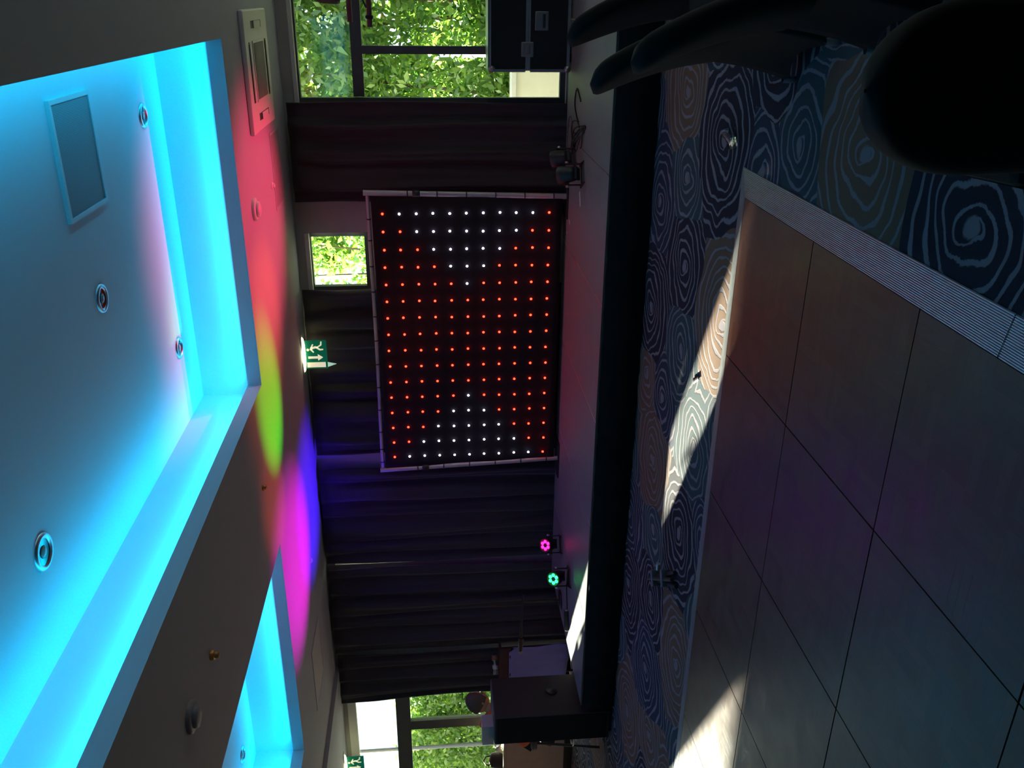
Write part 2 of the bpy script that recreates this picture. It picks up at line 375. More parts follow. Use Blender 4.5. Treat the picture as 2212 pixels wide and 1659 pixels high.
t.t.links.new(gv.outputs[0], gr.inputs['Vector'])
c0 = t.mix(wn, (.110,.043,.028), (.160,.068,.042)); c0 = t.mix(t.math('MULTIPLY', gr.outputs[0], .5), c0, (.03,.018,.013))
scf = t.n('ShaderNodeTexNoise', None, Scale=7.0, Detail=6.0, Vector=P).outputs[0]
t.p(Base_Color=c0, Roughness=t.math('MULTIPLY_ADD', scf, .22, t.math('MULTIPLY_ADD', wn, .04, .23)), Specular_IOR_Level=.36)
edge = t.math('ABSOLUTE', t.math('SUBTRACT', t.math('FRACT', t.math('MULTIPLY', fu, 5.0)), .5))
t.bump(t.math('ADD', t.math('MULTIPLY', t.ramp(edge, .47, .5), -.6), t.math('ADD', t.math('MULTIPLY', gr.outputs[0], .3), t.math('MULTIPLY', wn, .25))), .25, .002)
M_parq = t.m
PS = .852
pm = MB().box(-PS+.0035, -.0035, -PS+.0035, -.0035, .002, .025).mesh('parquet_panel', M_parq)
for i in range(6):
    for j in range(6):
        if (i, j) == (0, 0): pass
        o = inst(pm, 'parquet_panel', DF, (-i*PS, -j*PS, (random.random()-.5)*.0012))
# ribbed ramp: rib profile run along an edge
t = NT('ribbed_ramp_metal'); nz = t.noise(25, 4)
t.p(Base_Color=t.mix(nz, (.34,.35,.35), (.55,.56,.57)), Metallic=.75, Roughness=t.math('MULTIPLY_ADD', nz, .2, .34)); t.bump(t.noise(200,2), .1, .001); M_ramp = t.m
def ramp_seg(s0, s1, mit0, side):
    """profile across = 0..W from the parquet outwards, s along the edge; mit0: corner mitre at s0"""
    W = .128; n = 18; prof = []
    for k in range(n):
        a = W*k/n
        for q, dz in ((0,0),(.55,0),(.62,-.004),(.93,-.004)): prof.append((a+W/n*q, dz))
    prof.append((W, 0))
    vs, m_ = [], len(prof)
    for s in (s0, s1):
        for a, dz in prof:
            z = .0255 + (.004-.0255)*a/W + dz; ss = s - (a if mit0 and s == s0 else 0)
            vs.append((a, -ss, z) if side == 'r' else (-ss, a, z))
        for a in (W, 0):
            ss = s - (a if mit0 and s == s0 else 0); vs.append((a, -ss, .001) if side == 'r' else (-ss, a, .001))
    L_ = m_+2
    return MB().add(vs, [(k, (k+1)%L_, L_+(k+1)%L_, L_+k) for k in range(L_)] + [tuple(range(L_))[::-1], tuple(range(L_,2*L_))])
EDG = [0, 2.125, 4.3, 5.11]
for k, (a, b) in enumerate(zip(EDG, EDG[1:])):
    for side in 'rf': ramp_seg(a+(.003 if k else 0), b-.003, k == 0, side).build('edge_ramp', M_ramp, DF)

# ------------------------------------------------------------------ star panel: cloth with LEDs, hung in a pipe frame
PX0, PX1, PZ0, PZ1, PY = -4.52, -1.69, .37, 2.135, 8.05
def clf(u, v):
    sag = .010*math.sin(u*9+v*3)+.006*math.sin(v*14+u*5)
    hem = .02*math.sin(u*8*PI)*max(0,v-.93)/.07*.0
    return (PX0+.02*(1-v)+(PX1-PX0-.05*(1-v))*u, PY+sag, PZ0+(PZ1-PZ0)*v+hem-.012*math.sin(PI*u)*v)
SP = empty('star_panel', ((PX0+PX1)/2, PY, PZ0)); ox, oy, oz = SP.location
tag(SP, 'black backdrop cloth covered in a grid of lit red and white LEDs', 'light panel')
mb = MB().grid(lambda u,v: tuple(Vector(clf(u,v))-Vector((ox,oy,oz))), 48, 30)
mb.build('cloth', mat('star_cloth', (.016,.015,.017), .9, scale=80, var=.3, spec=.15), SP, solid=.003)
M_red, M_wht = emit('led_red', (1,.022,.008), 15), emit('led_white', (.78,.70,1), 10)
ledr = MB().ball((0,0,0), (.0115,.009,.0115), 10, 6).mesh('led', M_red); ledw = MB().ball((0,0,0), (.0115,.009,.0115), 10, 6).mesh('led', M_wht)
NC, NR = 16, 11
for i in range(NC):
    for j in range(NR):
        wx_ = -1.845+(-4.375+1.845)*i/(NC-1); wz = 2.035-1.545*j/(NR-1)
        jm = abs(j-5); a = min(i, NC-1-i)
        # white lozenges of each end: row band narrows towards the middle of the panel
        white = (a == 0 and jm <= 4) or (a == 1 and jm <= 3) or (a == 2 and jm <= 2) or (a == 3 and jm <= 1) or (a == 4 and jm == 0)
        inst(ledw if white else ledr, 'led', SP, (wx_+random.uniform(-.003,.003)-ox, PY-.022-oy, wz+random.uniform(-.003,.003)-oz))
FRM = empty('pipe_frame', (-3.1,8.08,.32)); ox, oy, oz = FRM.location
tag(FRM, 'grey pipe frame with black ties carrying the star panel', 'stand')
M_pipe = mat('painted_pipe', (.42,.41,.43), .4, .3, scale=20, var=.12)
def L(p): return (p[0]-ox, p[1]-oy, p[2]-oz)
MB().tube([L((-1.705,8.06,.33)),L((-1.655,8.06,2.20))], .026).build('post', M_pipe, FRM)
MB().tube([L((-4.475,8.06,.33)),L((-4.545,8.06,2.19))], .024).build('post', M_pipe, FRM)
MB().tube([L((-4.54,8.075,2.165)),L((-3.1,8.075,2.155)),L((-1.66,8.075,2.165))], .019).build('top_bar', M_pipe, FRM)
for x in (-1.705,-4.475): MB().box(x-ox-.2,x-ox+.2,-.1,.15,0,.012).build('base_plate', M_black, FRM)
for z in (.45,.72,.99,1.26,1.53,1.80):
    for xa, xb in ((-1.705,-1.655),(-4.475,-4.545)):
        x = xa+(xb-xa)*(z-.33)/1.87
        MB().lathe([(.0275,-.006),(.0295,0),(.0275,.006)], L((x,8.06,z)), n=12).build('tie', M_black, FRM)
for x in (-1.9,-2.1,-2.35,-2.6,-2.85,-3.1,-3.35,-3.6,-3.85,-4.1,-4.3,-4.45):
    MB().lathe([(.0205,-.006),(.0225,0),(.0205,.006)], L((x,8.075,2.157+.008*abs(x+3.1)/1.44)), 'x', 12).build('tie', M_black, FRM)
for x in (-1.668,-4.526): MB().lathe([(.027,-.035),(.034,-.03),(.034,.03),(.027,.035)], L((x,8.06,1.72)), n=14).build('clamp', M_black, FRM)

# ------------------------------------------------------------------ par spotlights
LENSR = .017
def par(loc, rz, tilt, col, label, lit=True):
    r = empty('par_spotlight', loc, rz); tag(r, label, 'spotlight', 'par spotlights on the stage')
    hd = Vector((0,0,.135)); R = Matrix.Rotation(-tilt, 4, 'X')      # head axis starts along -Y and tilts up
    def T(mb): mb.v = [tuple(R @ Vector(v) + hd) for v in mb.v]; return mb
    b = T(MB().lathe([(0,.075),(.055,.075),(.062,.05),(.072,-.03),(.072,-.07),(.066,-.075),(.066,-.062),(0,-.062)], ax='y')).build('body', M_black, r)
    for k in range(5): T(MB().box(-.05,.05,.076,.10,-.045+k*.02,-.041+k*.02)).build('cooling_fin', M_black, r)
    m = emit('lens_'+label.split()[0], col, 7 if lit else .0)
    for k in range(7):
        a = 2*PI*k/6; p = (0,0) if k == 6 else (.038*math.cos(a), .038*math.sin(a))
        if k == 6: continue
        T(MB().lathe([(0,-.073),(LENSR*.7,-.0715),(LENSR,-.066),(LENSR,-.0625)], (p[0],0,p[1]), 'y', 12)).build('lens', m, r)
    for s in (-1, 1):
        MB().box(s*.088-.004, s*.088+.004, -.016,.016, .02,.16).build('bracket_arm', M_black, r)
        MB().lathe([(.014,-.012),(.014,.012)], (s*.096,0,.135), 'x', 12).add([(s*.108,0,.135)],[]).build('knob', M_alu, r)
        MB().prism([(-.10,.004),(.10,.004),(.10,.012),(.015,.026),(-.015,.026),(-.10,.012)], 'x', s*.088-.004, s*.088+.004).build('foot', M_black, r)
    MB().box(-.09,.09,-.014,.014,.010,.018).build('bracket_base', M_black, r)
    return r
p1 = par((-5.29,7.66,.32), math.radians(28), math.radians(38), (1,.01,.20), 'pink-lit par spotlight on the stage, in front of the dark curtain')
p2 = par((-5.27,7.06,.32), math.radians(22), math.radians(35), (.02,1,.14), 'green-lit par spotlight at the stage front edge of the sun patch')
p3 = par((-1.36,7.28,.32), math.radians(205), math.radians(62), (1,.05,.1), 'black par spotlight seen from behind, the nearer of two by the cable heap')
p4 = par((-1.30,7.72,.32), math.radians(215), math.radians(66), (1,.05,.1), 'black par spotlight seen from behind, the farther of two by the cable heap')
def spot(p, frm, aim, energy, col, ang, blend=.6):
    l = lamp('beam', 'SPOT', frm, aim, energy, col, spot_size=math.radians(ang), spot_blend=blend, shadow_soft_size=.03); return l
spot(p3, (-1.42,7.20,.62), (-1.62,6.90,ZC), 285, (1,.045,.14), 58, .75)
spot(p4, (-1.36,7.64,.62), (-2.45,6.55,ZC), 180, (1,.10,.02), 36, .9)
spot(p2, (-5.22,6.96,.55), (-2.98,6.42,ZC), 560, (.08,1,.0), 20, .9)
spot(p2, (-5.22,6.96,.55), (-3.75,6.15,ZC), 150, (1,.08,.04), 22, 1)
spot(p1, (-5.24,7.56,.55), (-4.75,6.75,ZC), 410, (1,.0,.75), 46, .9)
spot(p1, (-5.24,7.56,.55), (-4.75,7.75,ZC), 450, (.05,.0,1), 44, .9)

# ------------------------------------------------------------------ cables on the stage
def cable(pts, r, label, m=M_black, name='cable', group=None):
    P = [Vector(p) for p in pts]; out = []
    for i in range(len(P)-1):
        p0, p1_, p2_, p3_ = P[max(i-1,0)], P[i], P[i+1], P[min(i+2,len(P)-1)]
        for k in range(5):
            u = k/5; out.append(.5*((2*p1_)+(-p0+p2_)*u+(2*p0-5*p1_+4*p2_-p3_)*u*u+(-p0+3*p1_-3*p2_+p3_)*u**3))
    out.append(P[-1]); return tag(MB().tube(out, r, 7).build(name, m), label, 'cable', group)
rc = random.Random(5); zz = .3265
pts = []
for k in range(26):
    a = k*1.1; pts.append((-1.08+.10*math.cos(a)+rc.uniform(-.05,.05), 7.55+.30*math.sin(a*.9)+rc.uniform(-.05,.05), zz+.004*(k%5)))
cable(pts, .005, 'tangled black cable heap lying beside the two dark spotlights')
cable([(-.80,7.50,zz),(-.72,7.72,zz),(-.86,7.80,zz),(-.98,7.60,zz),(-1.0,7.45,zz+.012)], .006, 'single black cable loop reaching from the cable heap towards the flight case')
cable([(-1.3,8.18,zz),(-1.05,8.12,zz),(-.98,7.98,zz),(-1.12,7.88,zz),(-1.25,7.95,zz)], .004, 'thin grey lead looping at the foot of the curtain', mat('grey_lead', (.12,.12,.12), .5))
cable([(-5.25,7.15,zz),(-5.5,7.18,zz),(-5.7,7.1,zz),(-5.76,7.06,zz+.02)], .005, 'black lead running from the green spotlight to the small power box')
bx = empty('power_box', (-5.78,7.03,.32), .4); tag(bx, 'small black power box lying in the sun patch on the stage', 'power box')
MB().box(-.10,.10,-.03,.03,.0,.04).build('housing', M_black, bx, bevel=.006)
MB().box(-.108,-.10,-.022,.022,.008,.034).build('end_cap', M_alu, bx); MB().box(.10,.108,-.022,.022,.008,.034).build('end_cap', M_alu, bx)
M_tape = mat('white_tape', (.7,.7,.68), .7)
def tape(x, y, z, l, wd, rz, m, label):
    n_ = 6
    o = MB().grid(lambda u, v: ((u-.5)*l, (v-.5)*wd*(1+.12*math.sin(u*17)), .0012+.0012*abs(math.sin(u*9))), n_, 1).build('tape_strip', m, None, (x,y,z), solid=.001); o.rotation_euler[2] = rz
    return tag(o, label, 'tape')
tape(-1.58,7.36,.321,.13,.055,.5,M_tape,'white tape mark on the stage deck in front of the star panel')
tape(-1.90,7.87,.321,.05,.025,1.2,M_tape,'small white tape scrap at the foot of the star panel')
tape(-2.14,4.78,.004,.13,.035,2.2,M_black,'black tape strip stuck on the sunlit carpet')
tape(-2.03,8.0,.321,.03,.02,.2,M_tape,'tiny white tape fleck below the right post of the star panel')

# ------------------------------------------------------------------ flight case
fc = empty('flight_case', (.0,8.25,.32)); tag(fc, 'black flight case with metal edges and butterfly latch standing by the garden window', 'flight case')
W2, D2, H2 = .605, .16, .735
M_case = mat('laminate_black', (.010,.010,.011), .35)
MB().box(-W2+.006,W2-.006,-D2+.006,D2-.006,.03,H2*.52).build('body', M_case, fc)
MB().box(-W2+.006,W2-.006,-D2+.006,D2-.006,H2*.535,H2-.005).build('lid', M_case, fc)
for z0, z1 in ((.02,.045),(H2*.5,H2*.526),(H2*.53,H2*.556),(H2-.025,H2)):
    MB().box(-W2,W2,-D2,-D2+.02,z0,z1).build('edge_profile', mat('case_alu', (.33,.34,.36), .4, .8), fc)
MB().box(-W2,W2,-D2,D2,H2-.006,H2+.002).build('top_plate', M_alu, fc)
for sx_ in (-1, 1):
    for z0, z1 in ((.045,H2*.5),(H2*.556,H2-.025)): MB().box(sx_*W2-.012,sx_*W2+.012,-D2-.002,-D2+.02,z0,z1).build('edge_profile', MATS['case_alu'], fc)
    for zc in (.035, H2-.03):
        MB().ball((sx_*(W2-.012),-D2+.01,zc), .032, 10, 6).build('ball_corner', MATS['case_alu'], fc)
    MB().box(sx_*.43-.062,sx_*.43+.062,-D2-.008,-D2+.01,H2*.46,H2*.61).build('latch_dish', mat('latch_steel', (.22,.22,.22), .45, .7), fc, bevel=.01)
    MB().box(sx_*.43-.035,sx_*.43+.035,-D2-.018,-D2-.008,H2*.51,H2*.555).build('latch_wing', MATS['latch_steel'], fc, bevel=.005)
    MB().box(sx_*.20-.078,sx_*.20+.078,-D2-.006,-D2+.01,H2*.29,H2*.45).build('handle_dish', MATS['latch_steel'], fc, bevel=.01)
    MB().box(sx_*.20-.055,sx_*.20+.055,-D2-.012,-D2-.004,H2*.33,H2*.36).build('handle_bar', M_black, fc, bevel=.004)
    for yy in (-.1,.1): MB().box(sx_*.5-.03,sx_*.5+.03,yy-.03,yy+.03,0,.03).build('foot', M_black, fc)
# ------------------------------------------------------------------ loudspeaker cabinet + box on top
sp = empty('loudspeaker', (-6.37,6.46,0)); tag(sp, 'tall black loudspeaker cabinet standing on the carpet at the left end of the stage', 'loudspeaker')
MB().box(-.165,.165,-.26,.27,.03,1.125).build('cabinet', mat('speaker_paint', (.010,.010,.012), .6, bump=.3, scale=30), sp, bevel=.008)
MB().box(-.15,.15,-.272,-.26,.06,1.10).build('grille', M_blackcloth, sp, bevel=.004)
MB().box(-.162,.162,-.255,.265,1.125,1.132).build('top_panel', mat('speaker_top', (.07,.072,.075), .7), sp)
MB().lathe([(.0,0),(.055,0),(.055,.02),(.05,.02),(.045,.01),(0,.01)], (.166,.05,.55), 'x', 18).build('side_handle', M_black, sp)
for sx_ in (-.12,.12):
    for sy_ in (-.2,.2): MB().lathe([(0,0),(.02,0),(.022,.03),(0,.03)], (sx_,sy_,0), n=12).build('rubber_foot', M_black, sp)
cb = empty('cardboard_box', (-6.50,6.36,1.132), .0); tag(cb, 'small pale cardboard box on top of the tall black loudspeaker', 'box')
M_card = mat('pale_card', (.40,.35,.33), .8)
MB().box(-.115,.115,-.08,.08,0,.11).build('carton', M_card, cb, bevel=.003); MB().box(-.1155,.1155,-.012,.012,.1085,.111).build('parcel_tape', mat('brown_tape', (.33,.28,.24), .3), cb)

# ------------------------------------------------------------------ lilac-draped table behind the stage end
tb = empty('side_table', (-7.30,8.20,0)); tag(tb, 'side table with a dark top cloth and hanging lilac cloth beyond the stage', 'table')
MB().box(-.27,.27,-.10,.07,.905,.93).build('table_top', mat('brown_top', (.055,.025,.018), .5), tb)
M_lil = mat('lilac_cloth', (.22,.225,.50), .9, scale=8, var=.08, Transmission_Weight=0.0)
def lil(u, v):
    return (-.29+.60*u+.02*(1-v)*math.sin(v*7), -.135+.008*math.sin(u*26)*(1-v)+.004*math.sin(v*9), .12+.70*v+.012*math.sin(u*6)*(1-v)-(.10*max(0,u-.88)/.12 if v > .99 else 0))
MB().grid(lil, 40, 14).build('lilac_cloth', M_lil, tb, solid=.004)
def top_(u, v): return (-.295+.59*u, -.128+.006*math.sin(u*14)*(1-v), .80+.135*v)
MB().grid(top_, 24, 3).build('top_cloth', mat('maroon_cloth', (.06,.022,.02), .85), tb, solid=.004)
for sx_ in (-.25,.25):
    for sy_ in (-.08,.05): MB().tube([(sx_,sy_,0),(sx_,sy_,.905)], .014).build('leg', M_black, tb)
M_clear = glass('clear_plastic', (.80,.86,.86), .55)
bo = empty('water_bottle', (-7.46,8.15,.936), .5); tag(bo, 'clear plastic bottle lying on the side table', 'bottle')
MB().lathe([(0,0),(.032,.004),(.034,.02),(.031,.06),(.034,.10),(.033,.15),(.014,.19),(.013,.205)], (0,0,.036), 'x', 18).build('bottle_body', M_clear, bo)
MB().lathe([(.0155,.203),(.0155,.222),(0,.222)], (0,0,.036), 'x', 14).build('bottle_cap', M_white, bo)
MB().lathe([(.0345,.07),(.0348,.115)], (0,0,.036), 'x', 18).build('bottle_label', mat('pale_label', (.5,.52,.5), .4), bo)
cu = empty('tumbler', (-7.20,8.15,.932)); tag(cu, 'small brown tumbler on the side table beside the lying bottle', 'cup')
MB().lathe([(0,.002),(.028,.002),(.036,.085),(.033,.085),(.026,.008),(0,.008)], n=20).build('cup_wall', mat('amber_cup', (.22,.10,.05), .25), cu)
# mic stand with a low boom
ms = empty('microphone_stand', (-5.93,7.55,.32)); tag(ms, 'low black microphone boom stand reaching left in front of the lilac cloth', 'microphone stand')
MB().lathe([(0,0),(.11,0),(.11,.012),(.02,.022),(0,.022)]).build('base', M_black, ms)
MB().tube([(0,0,.02),(0,0,.42)], .010).build('pole', M_black, ms)
MB().tube([(.10,.0,.405),(-.30,-.0,.42),(-.50,-.0,.42)], [.012,.014,.02]).build('boom', M_black, ms)
MB().tube([(-.48,0,.42),(-.52,0,.42),(-.66,-.0,.425)], [.030,.032,.020], 14).build('microphone', M_black, ms)
MB().ball((-.675,0,.425), (.026,.026,.026)).build('grille_ball', mat('mic_steel', (.30,.30,.30), .3, .9), ms)

# ------------------------------------------------------------------ ceiling fittings
def down_z(mb): return mb
ac_ = empty('air_conditioner', (-.54,7.25,ZC)); tag(ac_, 'white ceiling cassette air conditioner with a slatted grille near the garden window', 'air conditioner')
M_ac = mat('ac_plastic', (.72,.70,.66), .45, var=.02)
MB().prism([(-.43,-.48),(.43,-.48),(.43,.48),(-.43,.48)], 'z', -.035, 0).build('casing', M_ac, ac_, bevel=.012)
MB().box(-.215,.215,-.225,.225,-.041,-.035).build('grille_frame', M_ac, ac_)
slm = MB().box(-.195,.195,-.0035,.0035,-.045,-.038).mesh('slat', mat('ac_slat', (.30,.27,.26), .5))
MB().box(-.198,.198,-.205,.205,-.0425,-.0412).build('grille_shadow', mat('ac_dark', (.10,.085,.08), .7), ac_)
for k in range(24): inst(slm, 'slat', ac_, (0,-.195+k*.017,0))
for sx_, sy_, lx, ly in ((0,.335,.21,.030),(0,-.335,.21,.030),(.325,0,.026,.21),(-.325,0,.026,.21)):
    MB().box(sx_-lx,sx_+lx,sy_-ly,sy_+ly,-.0365,-.033).build('outlet_slot', mat('ac_slot', (.03,.028,.028), .6), ac_)
    MB().box(sx_-lx*.93,sx_+lx*.93,sy_-ly*.62,sy_+ly*.62,-.046,-.040).build('flap', M_ac, ac_)
def plate(name, x0, x1, y0, y1, z, m, label, cat, th=.012, group=None, rim=M_white, grille=False):
    r = empty(name, ((x0+x1)/2,(y0+y1)/2,z)); tag(r, label, cat, group); a, b = (x1-x0)/2, (y1-y0)/2; e = .022
    MB().box(-a+e,a-e,-b+e,b-e,-th*.7,0).build('panel', m, r)
    for q in ((-a,a,-b,-b+e),(-a,a,b-e,b),(-a,-a+e,-b+e,b-e),(a-e,a,-b+e,b-e)): MB().box(*q,-th,0).build('rim', rim, r)
    return r
plate('access_hatch', -1.70,-1.06,7.56,8.04, ZC, mat('hatch_grey', (.36,.35,.35), .8), 'flat grey ceiling hatch between the air conditioner and the smoke detector', 'hatch', .004, rim=M_ceil)
plate('access_hatch', -6.75,-6.0,7.0,7.6, ZC, mat('hatch_pale', (.60,.58,.58), .8), 'flat ceiling hatch above the lilac-draped table, in the violet light', 'hatch', .006, rim=M_ceil)
M_grid = NT('perforated_grille'); tt = M_grid; vv = tt.n('ShaderNodeTexVoronoi', None, Scale=140.0, Randomness=0.0, Vector=tt.pos())
tt.p(Base_Color=tt.mix(tt.ramp(vv.outputs['Distance'], .25, .4), (.10,.10,.10), (.36,.36,.36)), Roughness=.6); M_grid = tt.m
plate('ceiling_speaker', -1.05,-.47,4.42,4.96, TOP, M_grid, 'square perforated ceiling panel inside the large blue cove', 'ceiling panel', .02)
def downlight(x, y, z, label, r=.075):
    o = empty('downlight', (x,y,z)); tag(o, label, 'downlight', 'recessed downlights in the blue coves')
    MB().lathe([(r*.72,-.004),(r*.80,-.012),(r,-.010),(r*1.04,0)], n=28).build('trim_ring', M_alu, o)
    MB().lathe([(0,-.002),(r*.4,-.0025),(r*.72,-.004)], n=28).build('reflector', mat('reflector', (.10,.09,.08), .15, .9), o)
    MB().ball((0,0,-.004), (r*.36,r*.36,.008), 12, 6).build('bulb', mat('bulb_glass', (.45,.40,.36), .15), o)
downlight(-.71,5.86,TOP,'recessed downlight nearest the perforated panel in the large blue cove')
downlight(-1.51,4.66,TOP,'recessed downlight in the middle of the large blue cove')
downlight(-2.27,5.86,TOP,'recessed downlight at the far corner of the large blue cove')
downlight(-2.30,3.45,TOP,'largest-looking recessed downlight, at the near side of the large blue cove', .085)
downlight(-6.1,5.86,TOP,'recessed downlight in the smaller blue cove on the left')
def rose(name, x, y, r, h, label, cat, m=M_white, z=ZC):
    o = empty(name, (x,y,z)); tag(o, label, cat)
    MB().lathe([(r,0),(r,-h*.35),(r*.82,-h*.5),(0,-h*.5)], n=24).build('base', m, o)
    MB().lathe([(r*.7,-h*.5),(r*.68,-h*.85),(r*.4,-h),(0,-h)], n=24).build('sensor', m, o)
rose('smoke_detector', -1.47,6.60,.085,.05,'round smoke detector on the pink-lit ceiling beside the blue cove','detector')
rose('smoke_detector', -3.40,3.54,.085,.05,'round dark-looking smoke detector on the ceiling strip between the two coves','detector', mat('grey_plastic',(.30,.30,.32),.5))
rose('sprinkler', -1.46,7.43,.03,.03,'small sprinkler head on the pink ceiling beside the grey hatch','sprinkler')
rose('sprinkler', -3.41,4.01,.028,.05,'small orange sprinkler head on the ceiling strip between the coves','sprinkler', mat('brass',(.55,.30,.10),.35,.4))
rose('sprinkler', -3.37,5.78,.025,.03,'small sprinkler head where the orange light meets the ceiling strip','sprinkler', mat('brass',(.55,.30,.10),.35,.4))
rose('sprinkler', -5.24,7.5,.025,.02,'tiny sprinkler head in the violet-lit ceiling','sprinkler')
# exit signs
def exit_sign(loc, label, flip=False):
    r = empty('exit_sign', loc); tag(r, label, 'sign', 'green emergency exit signs')
    gl = emit('exit_lamp', (1,.86,.48), 7); gr_ = emit('exit_green', (.0,.19,.10), .30); wh = emit('exit_white', (.85,.80,.55), .75)
    MB().box(-.20,.20,-.035,.035,-.012,0).build('mount', M_white, r)
    MB().ball((0,0,-.016), (.185,.042,.022), 24, 8).build('lamp_cover', gl, r)
    MB().box(-.15,.15,-.004,.004,-.245,-.036).build('plate', gr_, r)
    y0, y1 = -.0062, -.0042
    def poly(name, pts): MB().prism([(a, b) for a, b in pts], 'y', y0, y1).build(name, wh, r)
    poly('door_symbol', [(-.135,-.225),(-.082,-.225),(-.082,-.045),(-.135,-.045)])
    poly('arrow_symbol', [(-.042,-.06),(-.018,-.06),(-.018,-.155),(.004,-.155),(-.030,-.205),(-.064,-.155),(-.042,-.155)])
    fig = empty('running_figure', (0,0,0)); fig.parent = r
    for nm, pts in (('head', [(.052+.014*math.cos(k*PI/4), -.062+.014*math.sin(k*PI/4)) for k in range(8)]),
                    ('torso', [(.050,-.080),(.074,-.086),(.092,-.140),(.070,-.146)]), ('arm', [(.052,-.084),(.020,-.112),(.026,-.122),(.062,-.100)]),
                    ('arm', [(.074,-.088),(.112,-.108),(.108,-.120),(.072,-.104)]), ('leg', [(.070,-.140),(.044,-.178),(.048,-.212),(.060,-.212),(.060,-.182),(.090,-.146)]),
                    ('leg', [(.078,-.144),(.104,-.184),(.138,-.190),(.138,-.202),(.098,-.198),(.074,-.160)])):
        MB().prism(pts, 'y', y0, y1).build(nm, wh, fig)
    if not flip: MB().prism([(-.135,-.245),(-.085,-.245),(-.105,-.33)], 'y', -.004, .004).build('tip_glow', emit('glow_tint', (.45,.75,.55), .7), r)  # glow at the sign's lower tip, modelled as an emissive wedge
    return r
exit_sign((-3.27,8.17,ZC), 'green running-man exit sign hanging from the ceiling above the star panel')
exit_sign((-8.78,8.15,ZC-.045), 'green exit sign hanging in front of the garden doors at the far left', True)

# ------------------------------------------------------------------ truss with lamps, at the window
tr = empty('lighting_truss', (1.5,7.35,.32)); tag(tr, 'black lighting truss bar coloured as red-lit, on a stand, in front of the garden window', 'truss'); ox, oy, oz = tr.location
M_red_lit = mat('red_lit_black', (.16,.035,.045), .4)  # black chords; the red light falling on them is put into the colour
MB().tube([L((-.20,7.35,2.17)),L((2.0,7.35,2.17))], .021).build('chord', M_red_lit, tr); MB().tube([L((-.235,7.35,2.02)),L((2.0,7.35,2.02))], .021).build('chord', M_red_lit, tr)
for k in range(8): MB().tube([L((-.10+k*.26,7.35,2.15 if k%2 else 2.04)),L((.16+k*.26,7.35,2.04 if k%2 else 2.15))], .007).build('brace', M_black, tr)
MB().tube([L((1.5,7.35,.36)),L((1.5,7.35,2.02))], .025).build('mast', M_black, tr)
for k in range(3): MB().tube([L((1.5,7.35,.75)),L((1.5+.5*math.cos(k*2.09),7.35+.5*math.sin(k*2.09),.335))], .013).build('leg', M_black, tr)
MB().lathe([(.028,-.014),(.034,0),(.028,.014)], L((-.165,7.35,2.02)), 'x', 14).build('clamp', M_black, tr)
def hang(x, z, label, tint):
    o = empty('truss_lamp', (x,7.20,z)); tag(o, label, 'spotlight', 'black lamps clamped to the truss')
    MB().lathe([(0,.16),(.04,.155),(.07,.08),(.075,-.02),(.068,-.045),(.06,-.03),(0,-.03)], n=20).build('can', M_black, o)
    MB().lathe([(0,-.034),(.058,-.034)], n=20).build('lens', mat('lamp_lens_'+tint, {'b':(.05,.25,.6),'o':(.6,.25,.1)}[tint], .2), o)
    MB().box(-.012,.012,-.06,.12,.155,.19).build('clamp', M_black, o)
hang(.0,2.27,'black truss lamp standing above the end of the red-lit truss','b'); hang(.07,1.85,'black truss lamp hung below the red-lit truss','o')

# ------------------------------------------------------------------ covered banquet chairs
def chair(loc, rz, label):
    r = empty('banquet_chair', loc, rz); tag(r, label, 'chair', 'chairs under black stretch covers')   # faces +X
    M_cov = mat('stretch_cover', (.0045,.0045,.005), .8, scale=40, spec=.25)
    MB().box(-.20,.22,-.20,.20,.40,.475).build('seat', M_cov, r, bevel=.03)
    def back(u, v):
        a = 2*PI*u; z = .40+.545*v
        hw = .165*max(.0004,1-max(0,(v-.35)/.65)**2.3)**.5; th_ = .05*math.sqrt(max(0,1-max(0,(v-.9)/.1)**2)) + .004
        c_, s_ = math.cos(a), math.sin(a)
        return (-.195-.13*v*v-.05*v + th_*math.copysign(abs(c_)**.7, c_), hw*math.copysign(abs(s_)**.6, s_), z)
    MB().grid(back, 36, 30).build('backrest', M_cov, r)
    feet = [(.25,.225),(-.29,.215),(-.29,-.215),(.25,-.225)]; topc = [(.21,.20),(-.20,.20),(-.20,-.20),(.21,-.20)]
    def skirt(u, v):
        q = u*4; k = int(q)%4; f_ = q-int(q) if u < 1 else 0
        A, B = Vector(topc[k]), Vector(topc[(k+1)%4]); A2, B2 = Vector(feet[k]), Vector(feet[(k+1)%4])
        tp = A.lerp(B, f_); bt = A2.lerp(B2, f_); s_ = math.sin(PI*f_); bt = bt*(1-.13*s_)
        z1 = .02+.06*s_**.8; g = v**1.3
        p = bt.lerp(tp, v); pull = 1-.05*math.sin(PI*v)
        return (p.x*pull, p.y*pull, z1+(.45-z1)*v)
    MB().grid(skirt, 48, 10).build('skirt', M_cov, r)
    for x, y in feet:
        MB().lathe([(0,0),(.014,0),(.016,.03),(.014,.06)], (x*.97,y*.97,0), n=12).build('foot', M_alu if abs(y) else M_alu, r)
    return r
chair((.02,3.80,0), .42, 'black-covered chair whose rounded leaning back stands out against the grey stage deck')
chair((.165,3.04,0), .30, 'black-covered chair at the frame edge, overlapping the chair seen against the stage deck')
chair((.17,4.46,0), .40, 'black-covered chair at the top frame edge, between the flight case and the other covered chairs')
nc_ = chair((-.165,1.865,0), PI/2+.06, 'black-covered chair closest to the camera, its rounded back at the corner'); nc_.scale = (.97,.97,.905)

